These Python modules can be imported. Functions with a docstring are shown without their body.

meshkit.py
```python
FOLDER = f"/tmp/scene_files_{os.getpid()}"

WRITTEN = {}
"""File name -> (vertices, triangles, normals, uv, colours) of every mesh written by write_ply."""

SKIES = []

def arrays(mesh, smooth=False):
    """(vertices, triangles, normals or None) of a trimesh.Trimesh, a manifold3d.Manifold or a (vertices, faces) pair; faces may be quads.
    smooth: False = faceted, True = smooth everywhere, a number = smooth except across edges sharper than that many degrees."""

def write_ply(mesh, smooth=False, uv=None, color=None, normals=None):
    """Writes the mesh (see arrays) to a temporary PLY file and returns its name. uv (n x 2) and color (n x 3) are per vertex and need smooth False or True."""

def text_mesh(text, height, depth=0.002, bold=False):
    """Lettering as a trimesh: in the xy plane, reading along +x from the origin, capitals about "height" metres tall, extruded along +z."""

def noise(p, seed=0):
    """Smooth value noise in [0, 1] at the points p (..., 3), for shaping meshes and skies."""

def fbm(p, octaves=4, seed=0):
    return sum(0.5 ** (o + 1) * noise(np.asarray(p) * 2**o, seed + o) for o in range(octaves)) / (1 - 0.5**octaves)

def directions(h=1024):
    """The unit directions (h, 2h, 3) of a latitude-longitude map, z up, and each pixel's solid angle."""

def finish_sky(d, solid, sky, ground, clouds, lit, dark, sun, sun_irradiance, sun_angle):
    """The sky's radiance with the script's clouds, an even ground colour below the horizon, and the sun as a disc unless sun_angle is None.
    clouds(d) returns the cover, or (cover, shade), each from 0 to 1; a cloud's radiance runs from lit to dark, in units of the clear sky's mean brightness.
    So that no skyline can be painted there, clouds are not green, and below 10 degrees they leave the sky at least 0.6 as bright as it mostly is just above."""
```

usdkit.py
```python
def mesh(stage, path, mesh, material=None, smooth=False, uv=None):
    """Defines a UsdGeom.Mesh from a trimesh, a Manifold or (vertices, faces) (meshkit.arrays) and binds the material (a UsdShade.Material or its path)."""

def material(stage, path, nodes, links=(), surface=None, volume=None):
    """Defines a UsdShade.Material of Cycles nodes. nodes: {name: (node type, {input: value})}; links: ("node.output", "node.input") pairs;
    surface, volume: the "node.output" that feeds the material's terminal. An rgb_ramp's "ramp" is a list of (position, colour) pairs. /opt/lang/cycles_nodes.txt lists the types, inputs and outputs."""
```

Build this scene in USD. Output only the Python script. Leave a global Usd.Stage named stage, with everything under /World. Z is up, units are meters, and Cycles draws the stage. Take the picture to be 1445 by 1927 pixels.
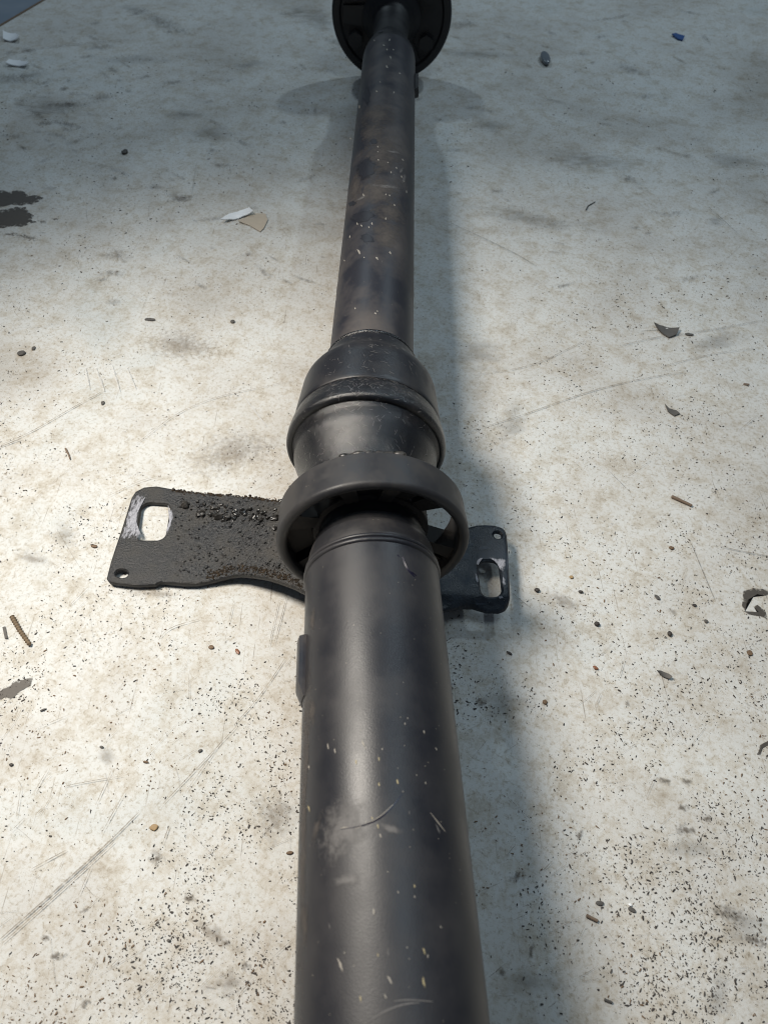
import math, numpy as np, trimesh, usdkit, meshkit
from shapely.geometry import Polygon, Point
from pxr import Usd, UsdGeom, UsdLux, UsdShade, Sdf, Gf, Vt

stage = Usd.Stage.CreateInMemory()
UsdGeom.SetStageUpAxis(stage, UsdGeom.Tokens.z)
UsdGeom.SetStageMetersPerUnit(stage, 1.0)
UsdGeom.Xform.Define(stage, '/World')
stage.SetDefaultPrim(stage.GetPrimAtPath('/World'))
UsdGeom.Scope.Define(stage, '/World/Looks')

# ------------------------------------------------------------------ camera
PITCH = math.radians(53.492)          # below the horizontal
CAM = np.array([0.0, 0.0, 0.372])
F_PX, PX_W, PX_H = 1340.0, 1445.0, 1927.0
cam = UsdGeom.Camera.Define(stage, '/World/camera')
cam.CreateHorizontalApertureAttr(27.0)
cam.CreateVerticalApertureAttr(27.0 * 1024 / 767)
cam.CreateFocalLengthAttr(27.0 * F_PX / PX_W)
cam.CreateClippingRangeAttr(Gf.Vec2f(0.01, 50))
cam.AddTranslateOp().Set(Gf.Vec3d(*CAM))
cam.AddRotateXOp().Set(90 - math.degrees(PITCH))
cam.CreateFStopAttr(14.0)
cam.CreateFocusDistanceAttr(0.42)
cam.CreateExposureAttr(0.0)

# ------------------------------------------------------------------ lamps
def look(prim, pos, target):
    pos, target = np.array(pos, float), np.array(target, float)
    z = pos - target; z /= np.linalg.norm(z)
    up = np.array([0, 0, 1.0]) if abs(z[2]) < .98 else np.array([0, 1.0, 0])
    x = np.cross(up, z); x /= np.linalg.norm(x); y = np.cross(z, x)
    m = Gf.Matrix4d(*x, 0, *y, 0, *z, 0, *pos, 1)
    UsdGeom.Xformable(prim).AddTransformOp().Set(m)

def rect_lamp(name, pos, target, w, h, intensity, color):
    l = UsdLux.RectLight.Define(stage, '/World/' + name)
    l.CreateWidthAttr(w); l.CreateHeightAttr(h)
    l.CreateIntensityAttr(intensity); l.CreateColorAttr(Gf.Vec3f(*color))
    look(l, pos, target)
    return l

def spot_lamp(name, pos, target, radius, intensity, color, cone, soft):
    l = UsdLux.SphereLight.Define(stage, '/World/' + name)
    l.CreateRadiusAttr(radius); l.CreateIntensityAttr(intensity); l.CreateColorAttr(Gf.Vec3f(*color))
    sh = UsdLux.ShapingAPI.Apply(l.GetPrim()); sh.CreateShapingConeAngleAttr(cone); sh.CreateShapingConeSoftnessAttr(soft)
    look(l, pos, target)
    return l
spot_lamp('work_lamp', (-0.42, 0.34, 0.78), (-0.05, 0.13, 0.0), 0.125, 66.0, (1.0, 0.93, 0.83), 40, 1.0)
rect_lamp('cool_lamp', (0.34, 0.32, 1.10), (0.16, 0.25, 0.0), 0.34, 0.34, 5.2, (0.70, 0.88, 1.0))
rect_lamp('far_lamp', (1.00, 1.85, 1.55), (0.0, 0.8, 0.0), 0.09, 0.09, 270.0, (0.72, 0.89, 1.0))
rect_lamp('far_lamp_001', (-0.62, 2.0, 1.55), (0.0, 0.8, 0.0), 0.09, 0.09, 205.0, (0.72, 0.89, 1.0))
dome = UsdLux.DomeLight.Define(stage, '/World/ambient')
dm = usdkit.material(stage, '/World/Looks/ambient', {'b': ('background_shader', {'color': (0.62, 0.78, 1.0), 'strength': 0.085})}, surface='b.background')
UsdShade.MaterialBindingAPI.Apply(dome.GetPrim()).Bind(dm)

# ------------------------------------------------------------------ helpers
RNG = np.random.default_rng(7)
_used = {}
def free(path):
    n = _used.get(path, 0); _used[path] = n + 1
    return path if n == 0 else f'{path}_{n:03d}'

def tag(p, label=None, cat=None, group=None, kind=None):
    p = p.GetPrim() if hasattr(p, 'GetPrim') else p
    for k, v in (('label', label), ('category', cat), ('group', group), ('kind', kind)):
        if v: p.SetCustomDataByKey(k, v)
    return p

def thing(name, loc=(0, 0, 0)):
    x = UsdGeom.Xform.Define(stage, free('/World/' + name)); x.AddTranslateOp().Set(Gf.Vec3d(*map(float, loc)))
    return x

def obj(name, mesh, material, parent=None, smooth=35, fade=None):
    """One Mesh prim. With a parent, world coordinates are moved into the frame of the parent's top Xform."""
    base = '/World' if parent is None else str(parent.GetPath())
    off = np.zeros(3)
    if parent is not None:
        q = parent.GetPrim()
        while q.GetPath() != Sdf.Path('/World'):
            xf = UsdGeom.Xformable(q)
            if xf:
                for op in xf.GetOrderedXformOps():
                    if op.GetOpType() == UsdGeom.XformOp.TypeTranslate: off += np.array(op.Get())
            q = q.GetParent()
    if fade is not None:
        v, f = mesh
        m = usdkit.mesh(stage, free(f'{base}/{name}'), (np.asarray(v) - off, f), material, smooth=True)
        UsdGeom.PrimvarsAPI(m).CreatePrimvar('fade', Sdf.ValueTypeNames.FloatArray, 'vertex').Set(Vt.FloatArray.FromNumpy(np.asarray(fade, np.float32)))
        return m
    if hasattr(mesh, 'to_mesh') or isinstance(mesh, (tuple, list)):
        v, f, _ = meshkit.arrays(mesh); mesh = trimesh.Trimesh(v, f, process=False)
    mesh = mesh.copy()
    if parent is None:                                   # a thing that is one mesh: origin at its base
        c = (mesh.bounds[0] + mesh.bounds[1]) / 2; c[2] = mesh.bounds[0][2]
        if name in ('floor',): c[:] = 0
        mesh.apply_translation(-c)
        m = usdkit.mesh(stage, free(f'{base}/{name}'), mesh, material, smooth=smooth)
        m.AddTranslateOp().Set(Gf.Vec3d(*map(float, c)))
        return m
    mesh.apply_translation(-off)
    return usdkit.mesh(stage, free(f'{base}/{name}'), mesh, material, smooth=smooth)

_c, _s = math.cos(PITCH), math.sin(PITCH)
def ray(px, py):
    u, v = (px - PX_W / 2) / F_PX, -(py - PX_H / 2) / F_PX
    d = np.array([u, _c + v * _s, -_s + v * _c]); return d / np.linalg.norm(d)
def at(px, py, z=0.0):
    """The point at height z that the photograph shows at this pixel (full-size photograph)."""
    d = ray(px, py); return CAM + d * (z - CAM[2]) / d[2]

# the two shafts: both axes pass through the joint J
J = np.array([-0.00992, 0.27, 0.07204])
DN = np.array([-0.04696, 1, -0.04453]); DN /= np.linalg.norm(DN)      # near tube (pointing away from the camera)
DF = np.array([0.02887, 1, -0.00908]); DF /= np.linalg.norm(DF)       # far tube
RN, RF = 0.03203, 0.02619
def frame(d):
    x = np.cross(d, [0, 0, 1.0]); x /= np.linalg.norm(x); z = np.cross(x, d)
    return x, d, z
FRN, FRF = frame(DN), frame(DF)
def lathe(profile, fr, seg=128, closed=False, jitter=0.0, seed=0):
    """profile: (y, r) along the axis, y measured like the world's y; revolved about the axis of frame fr."""
    p = np.array(profile, float)
    n = len(p); a = np.linspace(0, 2 * np.pi, seg, endpoint=False)
    x, d, z = fr
    s = (p[:, 0] - J[1]) / d[1]
    dirs = np.cos(a)[:, None] * x + np.sin(a)[:, None] * z
    r = p[:, 1][:, None] * np.ones((1, seg))
    v = J + s[:, None, None] * d + r[..., None] * dirs[None]
    if jitter:
        k = meshkit.fbm(v.reshape(-1, 3) * 220, 3, seed).reshape(n, seg) - .5
        v = v + (k * jitter)[..., None] * dirs[None]
    v = v.reshape(-1, 3)
    f = []
    m = n if closed else n - 1
    for i in range(m):
        j = (i + 1) % n
        A = i * seg + np.arange(seg); B = i * seg + (np.arange(seg) + 1) % seg
        C = j * seg + (np.arange(seg) + 1) % seg; D = j * seg + np.arange(seg)
        f.append(np.stack([A, B, C], 1)); f.append(np.stack([A, C, D], 1))
    t = trimesh.Trimesh(v, np.vstack(f), process=False)
    if t.is_watertight and t.volume < 0: t.invert()
    elif not t.is_watertight:
        # outward check on the middle ring
        c = t.triangles_center; ax = J + ((c - J) @ d)[:, None] * d
        if ((c - ax) * t.face_normals).sum() < 0: t.invert()
    return t
def densify(prof, step):
    out = [prof[0]]
    for a, b in zip(prof[:-1], prof[1:]):
        k = max(1, int(math.hypot(b[0] - a[0], b[1] - a[1]) / step))
        for i in range(1, k + 1): out.append((a[0] + (b[0] - a[0]) * i / k, a[1] + (b[1] - a[1]) * i / k))
    return out
def arc(cy, cr, rad, a0, a1, n=8):
    return [(cy + rad * math.cos(math.radians(t)), cr + rad * math.sin(math.radians(t))) for t in np.linspace(a0, a1, n)]
def on_tube(px, py, fr, R):
    """Where the pixel's ray meets the tube of radius R (its near side)."""
    d = ray(px, py); ax = fr[1]; w = CAM - J
    dp, wp = d - (d @ ax) * ax, w - (w @ ax) * ax
    A, B, C = dp @ dp, 2 * dp @ wp, wp @ wp - R * R
    k = B * B - 4 * A * C
    t = (-B - math.sqrt(max(k, 0))) / (2 * A)
    return CAM + t * d

# ------------------------------------------------------------------ materials
def mat(name, nodes, links, surface='p.BSDF'):
    return usdkit.material(stage, '/World/Looks/' + name, nodes, links, surface=surface)

def steel(name, base, dust, rough=0.42, dust_amt=(0.45, 0.75), scale=30, bump=0.25, bump_scale=900, grain=0.0003, fleck=0.0, spec=0.5, stretch=(1, 1, 1), dr=.25):
    n = {'g': ('geometry', {}),
         'm': ('mapping', {'scale': stretch}),
         'n1': ('noise_texture', {'scale': scale, 'detail': 6, 'roughness': 0.62}),
         'n2': ('noise_texture', {'scale': bump_scale, 'detail': 3, 'roughness': 0.6}),
         'r1': ('rgb_ramp', {'ramp': [(0, (0, 0, 0)), (dust_amt[0], (0, 0, 0)), (dust_amt[1], (1, 1, 1)), (1, (1, 1, 1))]}),
         'mc': ('mix_color', {'a': base, 'b': dust}),
         'v': ('voronoi_texture', {'scale': 800, 'randomness': 1}),
         'sv': ('separate_color', {}),
         'sel': ('math', {'math_type': 'greater_than', 'value2': 1 - fleck}),
         'vd': ('math', {'math_type': 'less_than', 'value2': 0.13}),
         'fl': ('math', {'math_type': 'multiply'}),
         'mf': ('mix_color', {'b': (0.30, 0.27, 0.22)}),
         'mr': ('map_range', {'from_min': 0, 'from_max': 1, 'to_min': rough, 'to_max': min(1, rough + dr)}),
         'b': ('bump', {'strength': bump, 'distance': grain}),
         'p': ('principled_bsdf', {'metallic': 0.0, 'specular_ior_level': spec})}
    l = [('g.position', 'm.vector'), ('m.vector', 'n1.vector'), ('g.position', 'n2.vector'), ('g.position', 'v.vector'), ('n1.fac', 'r1.fac'), ('r1.color', 'mc.fac'),
         ('v.color', 'sv.color'), ('sv.r', 'sel.value1'), ('v.distance', 'vd.value1'), ('sel.value', 'fl.value1'), ('vd.value', 'fl.value2'),
         ('fl.value', 'mf.fac'), ('mc.result', 'mf.a'), ('mf.result', 'p.base_color'), ('r1.color', 'mr.value'), ('mr.result', 'p.roughness'),
         ('n2.fac', 'b.height'), ('b.normal', 'p.normal')]
    return mat(name, n, l)

M = {}
M['near'] = steel('satin_black_near_tube', (0.013, 0.0135, 0.018), (0.034, 0.032, 0.034), rough=0.38, dr=.14, dust_amt=(.40, .72), scale=30, bump=.35, bump_scale=1900, grain=.0002, fleck=.03, spec=.5)
M['far'] = steel('dusty_far_tube', (0.015, 0.015, 0.021), (0.085, 0.073, 0.067), rough=0.44, dust_amt=(.42, .74), scale=22, bump=.3, bump_scale=1200, grain=.0002, fleck=.02, spec=.5)
M['joint'] = steel('black_joint', (0.007, 0.007, 0.009), (0.024, 0.021, 0.019), rough=0.20, dust_amt=(.52, .85), scale=60, bump=.75, bump_scale=1700, grain=.0004, fleck=.02, spec=.7, dr=.12)
M['ring'] = steel('grey_ring_rubber', (0.020, 0.020, 0.023), (0.047, 0.043, 0.041), rough=0.44, dust_amt=(.40, .70), scale=40, bump=.3, bump_scale=1700, grain=.0002, fleck=.02, spec=.42)
M['cone'] = steel('satin_cone', (0.011, 0.011, 0.014), (0.026, 0.024, 0.024), rough=0.36, dust_amt=(.48, .78), scale=50, bump=.4, bump_scale=1600, grain=.0003, fleck=.008, spec=.55)
M['rubber'] = steel('dark_rubber', (0.022, 0.020, 0.019), (0.085, 0.072, 0.060), rough=0.65, dust_amt=(.5, .8), scale=70, bump=.3, spec=.3)
M['flange'] = steel('black_flange', (0.010, 0.010, 0.012), (0.02, 0.02, 0.02), rough=0.45, bump=.2, spec=.4)
M['ear_dirty'] = steel('grimy_plate', (0.024, 0.024, 0.025), (0.060, 0.054, 0.046), rough=0.42, dust_amt=(.45, .8), scale=70, bump=.9, bump_scale=800, grain=.0009, fleck=.02, spec=.45)
M['ear_clean'] = steel('blue_black_plate', (0.004, 0.007, 0.012), (0.018, 0.028, 0.042), rough=0.36, dust_amt=(.44, .70), scale=90, bump=.8, bump_scale=900, grain=.0005, fleck=.05, spec=.5)
M['crumb'] = steel('oily_dirt', (0.015, 0.014, 0.013), (0.05, 0.042, 0.033), rough=0.28, bump=.4, spec=.6)
M['rustdirt'] = steel('rusty_dirt', (0.030, 0.023, 0.017), (0.085, 0.060, 0.038), rough=0.8, scale=300, bump=.9, bump_scale=2000, grain=.0006, spec=.2)

def decal(name, color, color2, noise_scale, lo=0.42, hi=0.58, rough=0.6, opacity=1.0, bumpy=0.0, stretch=(1, 1, 1), weight=0.55, spec=0.4):
    """dirt / paint worn at its edges: 'fade' (1 in the middle, 0 at the rim) plus noise decides where it has stayed"""
    n = {'a': ('attribute', {'attribute': 'fade'}), 'g': ('geometry', {}), 'm': ('mapping', {'scale': stretch}),
         'n': ('noise_texture', {'scale': noise_scale, 'detail': 5, 'roughness': 0.65}),
         'k1': ('math', {'math_type': 'multiply', 'value2': weight}),
         'k2': ('math', {'math_type': 'multiply', 'value2': 1 - weight + .25}),
         's': ('math', {'math_type': 'add'}),
         'r': ('map_range', {'range_type': 'smoothstep', 'from_min': lo, 'from_max': hi, 'to_min': 0, 'to_max': opacity, 'clamp': True}),
         'n2': ('noise_texture', {'scale': noise_scale * 3.3, 'detail': 4}),
         'c': ('mix_color', {'a': color, 'b': color2}),
         't': ('transparent_bsdf', {}), 'b': ('bump', {'strength': bumpy, 'distance': .0003}),
         'p': ('principled_bsdf', {'roughness': rough, 'specular_ior_level': spec}), 'mx': ('mix_closure', {})}
    l = [('g.position', 'm.vector'), ('m.vector', 'n.vector'), ('m.vector', 'n2.vector'), ('a.fac', 'k1.value1'), ('n.fac', 'k2.value1'), ('k1.value', 's.value1'), ('k2.value', 's.value2'),
         ('s.value', 'r.value'), ('n2.fac', 'c.fac'), ('c.result', 'p.base_color'), ('n2.fac', 'b.height'), ('b.normal', 'p.normal'),
         ('r.result', 'mx.fac'), ('t.BSDF', 'mx.closure1'), ('p.BSDF', 'mx.closure2')]
    return mat(name, n, l, 'mx.closure')
M['white_smear'] = decal('white_paint_smear', (0.60, 0.60, 0.64), (0.10, 0.10, 0.13), 560, .46, .74, .6, .95, .5, weight=.35, stretch=(1, .45, 1))
M['stain_dark'] = decal('dark_stain', (0.045, 0.038, 0.032), (0.10, 0.085, 0.07), 260, .34, .50, .5, .92, weight=.45)
M['stain_brown'] = decal('brown_stain', (0.16, 0.12, 0.085), (0.24, 0.19, 0.14), 300, .45, .95, .8, .42, weight=.4)
M['smudge'] = decal('ragged_smudge', (0.09, 0.075, 0.06), (0.20, 0.165, 0.13), 520, .50, .88, .8, .78, weight=.26)
M['grime'] = decal('grime_mark', (0.13, 0.115, 0.10), (0.24, 0.21, 0.18), 380, .50, .95, .8, .60, weight=.25)
M['stain_soft'] = decal('faint_grime', (0.13, 0.12, 0.11), (0.24, 0.22, 0.19), 150, .40, 1.0, .8, .34, stretch=(.4, 1, 1), weight=.45)
M['scratch'] = decal('dirty_scratch', (0.13, 0.11, 0.09), (0.26, 0.22, 0.18), 330, .44, .82, .8, .72, weight=.30)
M['hair'] = decal('hair_scratch', (0.16, 0.13, 0.10), (0.30, 0.25, 0.20), 300, .42, .85, .8, .6, weight=.35)
M['scratch_pale'] = decal('pale_scratch', (0.75, 0.74, 0.72), (0.62, 0.60, 0.57), 200, .40, .75, .7, .6, weight=.35)
M['dust_soft'] = decal('dust_patch', (0.125, 0.108, 0.097), (0.060, 0.054, 0.051), 150, .42, .86, .75, .72, weight=.45)
M['bare_dark'] = decal('bare_dark_spot', (0.012, 0.012, 0.016), (0.026, 0.026, 0.032), 190, .40, .56, .4, .95, weight=.7)
M['fleck'] = decal('pale_fleck', (0.40, 0.37, 0.33), (0.20, 0.18, 0.15), 900, .34, .60, .6, .95, weight=.7)
M['fleck_y'] = decal('yellow_fleck', (0.45, 0.38, 0.22), (0.26, 0.22, 0.13), 900, .34, .60, .6, .95, weight=.7)
M['scuff'] = decal('grey_scuff', (0.20, 0.19, 0.185), (0.09, 0.085, 0.085), 330, .38, .80, .55, .8)
M['plate_scuff'] = decal('plate_scuff', (0.09, 0.11, 0.14), (0.04, 0.05, 0.07), 500, .45, .95, .5, .7, weight=.4)
M['ink'] = decal('dark_gouge', (0.006, 0.006, 0.02), (0.015, 0.014, 0.03), 900, .3, .5, .3, .95, weight=.75)

# floor: pale, worn, grimy sheet
fn = {'g': ('geometry', {}),
      'ma': ('mapping', {'scale': (1, 1.0, 1), 'rotation': (0, 0, .5)}),
      'big': ('noise_texture', {'scale': 5.5, 'detail': 5, 'roughness': .6, 'distortion': .4}),
      'mid': ('noise_texture', {'scale': 55, 'detail': 9, 'roughness': .80, 'distortion': .15}),
      'fine': ('noise_texture', {'scale': 380, 'detail': 6, 'roughness': .8, 'distortion': .3}),
      'rb': ('rgb_ramp', {'ramp': [(.28, (0.44, 0.42, 0.385)), (.44, (0.56, 0.55, 0.525)), (.56, (0.64, 0.64, 0.62)), (.75, (0.53, 0.555, 0.55))]}),
      'rm': ('rgb_ramp', {'ramp': [(.30, (0.60, 0.52, 0.42)), (.44, (0.88, 0.84, 0.78)), (.53, (1, 1, 1)), (.8, (0.97, 1, 1))]}),
      'rf': ('rgb_ramp', {'ramp': [(.30, (0.38, 0.32, 0.25)), (.41, (0.80, 0.76, 0.70)), (.50, (1, 1, 1)), (.9, (1, 1, 1))]}),
      'x1': ('mix_color', {'blend_type': 'multiply', 'fac': .9}),
      'x2': ('mix_color', {'blend_type': 'multiply', 'fac': .85}),
      # fine hair scratches in two directions
      'm1': ('mapping', {'rotation': (0, 0, -.75), 'scale': (900, 26, 1)}),
      's1': ('noise_texture', {'scale': 1, 'detail': 2, 'roughness': .5}),
      'q1': ('map_range', {'from_min': .70, 'from_max': .76, 'to_min': 0, 'to_max': 1, 'clamp': True}),
      'm2': ('mapping', {'rotation': (0, 0, 1.15), 'scale': (1000, 34, 1)}),
      's2': ('noise_texture', {'scale': 1, 'detail': 2, 'roughness': .5}),
      'q2': ('map_range', {'from_min': .70, 'from_max': .76, 'to_min': 0, 'to_max': 1, 'clamp': True}),
      'qm': ('math', {'math_type': 'maximum'}),
      'x3': ('mix_color', {'b': (0.20, 0.165, 0.13)}),
      'qf': ('math', {'math_type': 'multiply', 'value2': .6}),
      # specks of dirt
      'vw': ('noise_texture', {'scale': 300, 'detail': 2}),
      'vmx': ('mix_vector', {'fac': .0035}),
      'v': ('voronoi_texture', {'scale': 240, 'randomness': 1}),
      'vs': ('separate_color', {}),
      'vr': ('map_range', {'from_min': .55, 'from_max': 1, 'to_min': 0, 'to_max': .15, 'clamp': True}),
      'vl': ('math', {'math_type': 'less_than'}),
      'vk': ('noise_texture', {'scale': 13, 'detail': 4}),
      'vkr': ('map_range', {'from_min': .42, 'from_max': .60, 'to_min': .15, 'to_max': 1, 'clamp': True}),
      'vkm': ('math', {'math_type': 'multiply'}),
      'x4': ('mix_color', {'b': (0.075, 0.06, 0.05)}),
      'b': ('bump', {'strength': .35, 'distance': .0006}),
      'p': ('principled_bsdf', {'roughness': .62, 'specular_ior_level': .3})}
fl = [('g.position', 'ma.vector'), ('ma.vector', 'big.vector'), ('ma.vector', 'mid.vector'), ('ma.vector', 'fine.vector'),
      ('big.fac', 'rb.fac'), ('mid.fac', 'rm.fac'), ('fine.fac', 'rf.fac'), ('rb.color', 'x1.a'), ('rm.color', 'x1.b'), ('x1.result', 'x2.a'), ('rf.color', 'x2.b'),
      ('g.position', 'm1.vector'), ('m1.vector', 's1.vector'), ('s1.fac', 'q1.value'), ('g.position', 'm2.vector'), ('m2.vector', 's2.vector'), ('s2.fac', 'q2.value'),
      ('q1.result', 'qm.value1'), ('q2.result', 'qm.value2'), ('qm.value', 'qf.value1'), ('qf.value', 'x3.fac'), ('x2.result', 'x3.a'),
      ('g.position', 'vw.vector'), ('g.position', 'vmx.a'), ('vw.color', 'vmx.b'), ('vmx.result', 'v.vector'),
      ('v.color', 'vs.color'), ('vs.r', 'vr.value'), ('g.position', 'vk.vector'), ('vk.fac', 'vkr.value'), ('vr.result', 'vkm.value1'), ('vkr.result', 'vkm.value2'),
      ('v.distance', 'vl.value1'), ('vkm.value', 'vl.value2'), ('vl.value', 'x4.fac'), ('x3.result', 'x4.a'), ('x4.result', 'p.base_color'),
      ('fine.fac', 'b.height'), ('b.normal', 'p.normal')]
M['floor'] = mat('worn_pale_sheet', fn, fl)
M['under'] = steel('blue_grey_floor', (0.16, 0.20, 0.25), (0.24, 0.27, 0.31), rough=.6, scale=14, bump=.2)

def plain(name, c1, c2, rough=.6, scale=250, bump=.4, spec=.4, **kw):
    return mat(name, {'g': ('geometry', {}), 'n': ('noise_texture', {'scale': scale, 'detail': 5, 'roughness': .65}), 'c': ('mix_color', {'a': c1, 'b': c2}),
                      'b': ('bump', {'strength': bump, 'distance': .0005}), 'p': ('principled_bsdf', {'roughness': rough, 'specular_ior_level': spec, **kw})},
               [('g.position', 'n.vector'), ('n.fac', 'c.fac'), ('c.result', 'p.base_color'), ('n.fac', 'b.height'), ('b.normal', 'p.normal')])
M['black_bit'] = plain('black_flake', (0.025, 0.021, 0.018), (0.075, 0.063, 0.055))
M['grey_bit'] = plain('grey_flake', (0.06, 0.055, 0.05), (0.12, 0.11, 0.10))
M['brown_bit'] = plain('brown_flake', (0.10, 0.06, 0.035), (0.20, 0.13, 0.075))
M['red_bit'] = plain('red_brown_seed', (0.16, 0.055, 0.025), (0.26, 0.11, 0.05), rough=.35)
M['tan_bit'] = plain('tan_leaf', (0.26, 0.17, 0.08), (0.42, 0.29, 0.15))
M['wood_bit'] = plain('wood_sliver', (0.12, 0.085, 0.06), (0.24, 0.17, 0.12))
M['white_bit'] = plain('white_plastic', (0.80, 0.82, 0.84), (0.88, 0.88, 0.88), rough=.4, bump=.1)
M['paper_bit'] = plain('beige_paper', (0.42, 0.35, 0.27), (0.52, 0.45, 0.36), rough=.8)
M['blue_bit'] = plain('blue_plastic', (0.02, 0.07, 0.22), (0.03, 0.10, 0.30), rough=.4)
M['glass_bit'] = plain('smoky_bead', (0.10, 0.12, 0.14), (0.17, 0.19, 0.21), rough=.25, spec=.6)
M['rust'] = plain('rusty_thread', (0.10, 0.07, 0.045), (0.25, 0.18, 0.11), rough=.7, scale=500)

# ------------------------------------------------------------------ setting
def prism(poly, z0, z1):
    m = trimesh.creation.extrude_polygon(poly, z1 - z0, engine='earcut'); m.apply_translation([0, 0, z0]); return m
e0, e1 = at(0, 46), at(78, 0)
ed = (e1 - e0)[:2] / np.linalg.norm((e1 - e0)[:2])
pa, pb = e0[:2] - ed * 1.2, e0[:2] + ed * 1.6
sheet = Polygon([(-1.6, -0.9), (1.8, -0.9), (1.8, 2.6), tuple(pb), tuple(pa), (-1.6, pa[1])]).buffer(0)
sh = prism(sheet, -0.003, 0.0)
floor = obj('floor', sh, M['floor'], smooth=False)
tag(floor, 'pale worn sheet covered in grime, specks and scratches under the shaft', 'floor', kind='structure')
und = obj('lower_floor', prism(Polygon([(-3, -1.5), (3, -1.5), (3, 4), (-3, 4)]), -0.05, -0.006), M['under'], smooth=False)
tag(und, 'blue grey floor showing past the sheet edge in the top left corner', 'floor', kind='structure')
ew = Polygon([tuple(pa), tuple(pb), tuple(pb + .004 * np.array([ed[1], -ed[0]])), tuple(pa + .004 * np.array([ed[1], -ed[0]]))])
obj('worn_edge', prism(ew, 0.0002, 0.0006), M['brown_bit'], floor, smooth=False)

# ------------------------------------------------------------------ thin patches of dirt or paint
def patch(pts, project, rings=6, sub=4):
    """A thin patch: outline in photo pixels, laid on a surface by project(px, py). Returns mesh and fade."""
    P = np.array(pts, float); q = []
    for i in range(len(P)):
        for k in range(sub): q.append(P[i] + (P[(i + 1) % len(P)] - P[i]) * k / sub)
    q = np.array(q); c = q.mean(0); v, fade = [], []
    for r in range(rings):
        s = 1 - r / rings
        for p in q: v.append(project(*(c + (p - c) * s))); fade.append(1 - s)
    v.append(project(*c)); fade.append(1.0)
    n = len(q); f = []
    for r in range(rings - 1):
        for i in range(n):
            a, b = r * n + i, r * n + (i + 1) % n
            f += [(a, b, b + n), (a, b + n, a + n)]
    for i in range(n): f.append(((rings - 1) * n + i, (rings - 1) * n + (i + 1) % n, rings * n))
    v, f = np.array(v), np.array(f)
    nn = np.cross(v[f[:, 1]] - v[f[:, 0]], v[f[:, 2]] - v[f[:, 0]]).sum(0)
    if nn @ (CAM - v.mean(0)) < 0: f = f[:, ::-1]
    return (v, f), np.array(fade)
def ellipse(cx, cy, rx, ry, rot=0, n=14, wob=.15, seed=0):
    r = np.random.default_rng(seed + int(cx * 7 + cy * 13)); t = np.linspace(0, 2 * np.pi, n, endpoint=False)
    k = 1 + wob * r.uniform(-1, 1, n); c, s = math.cos(rot), math.sin(rot)
    x, y = rx * k * np.cos(t), ry * k * np.sin(t)
    return np.stack([cx + x * c - y * s, cy + x * s + y * c], 1)
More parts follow.
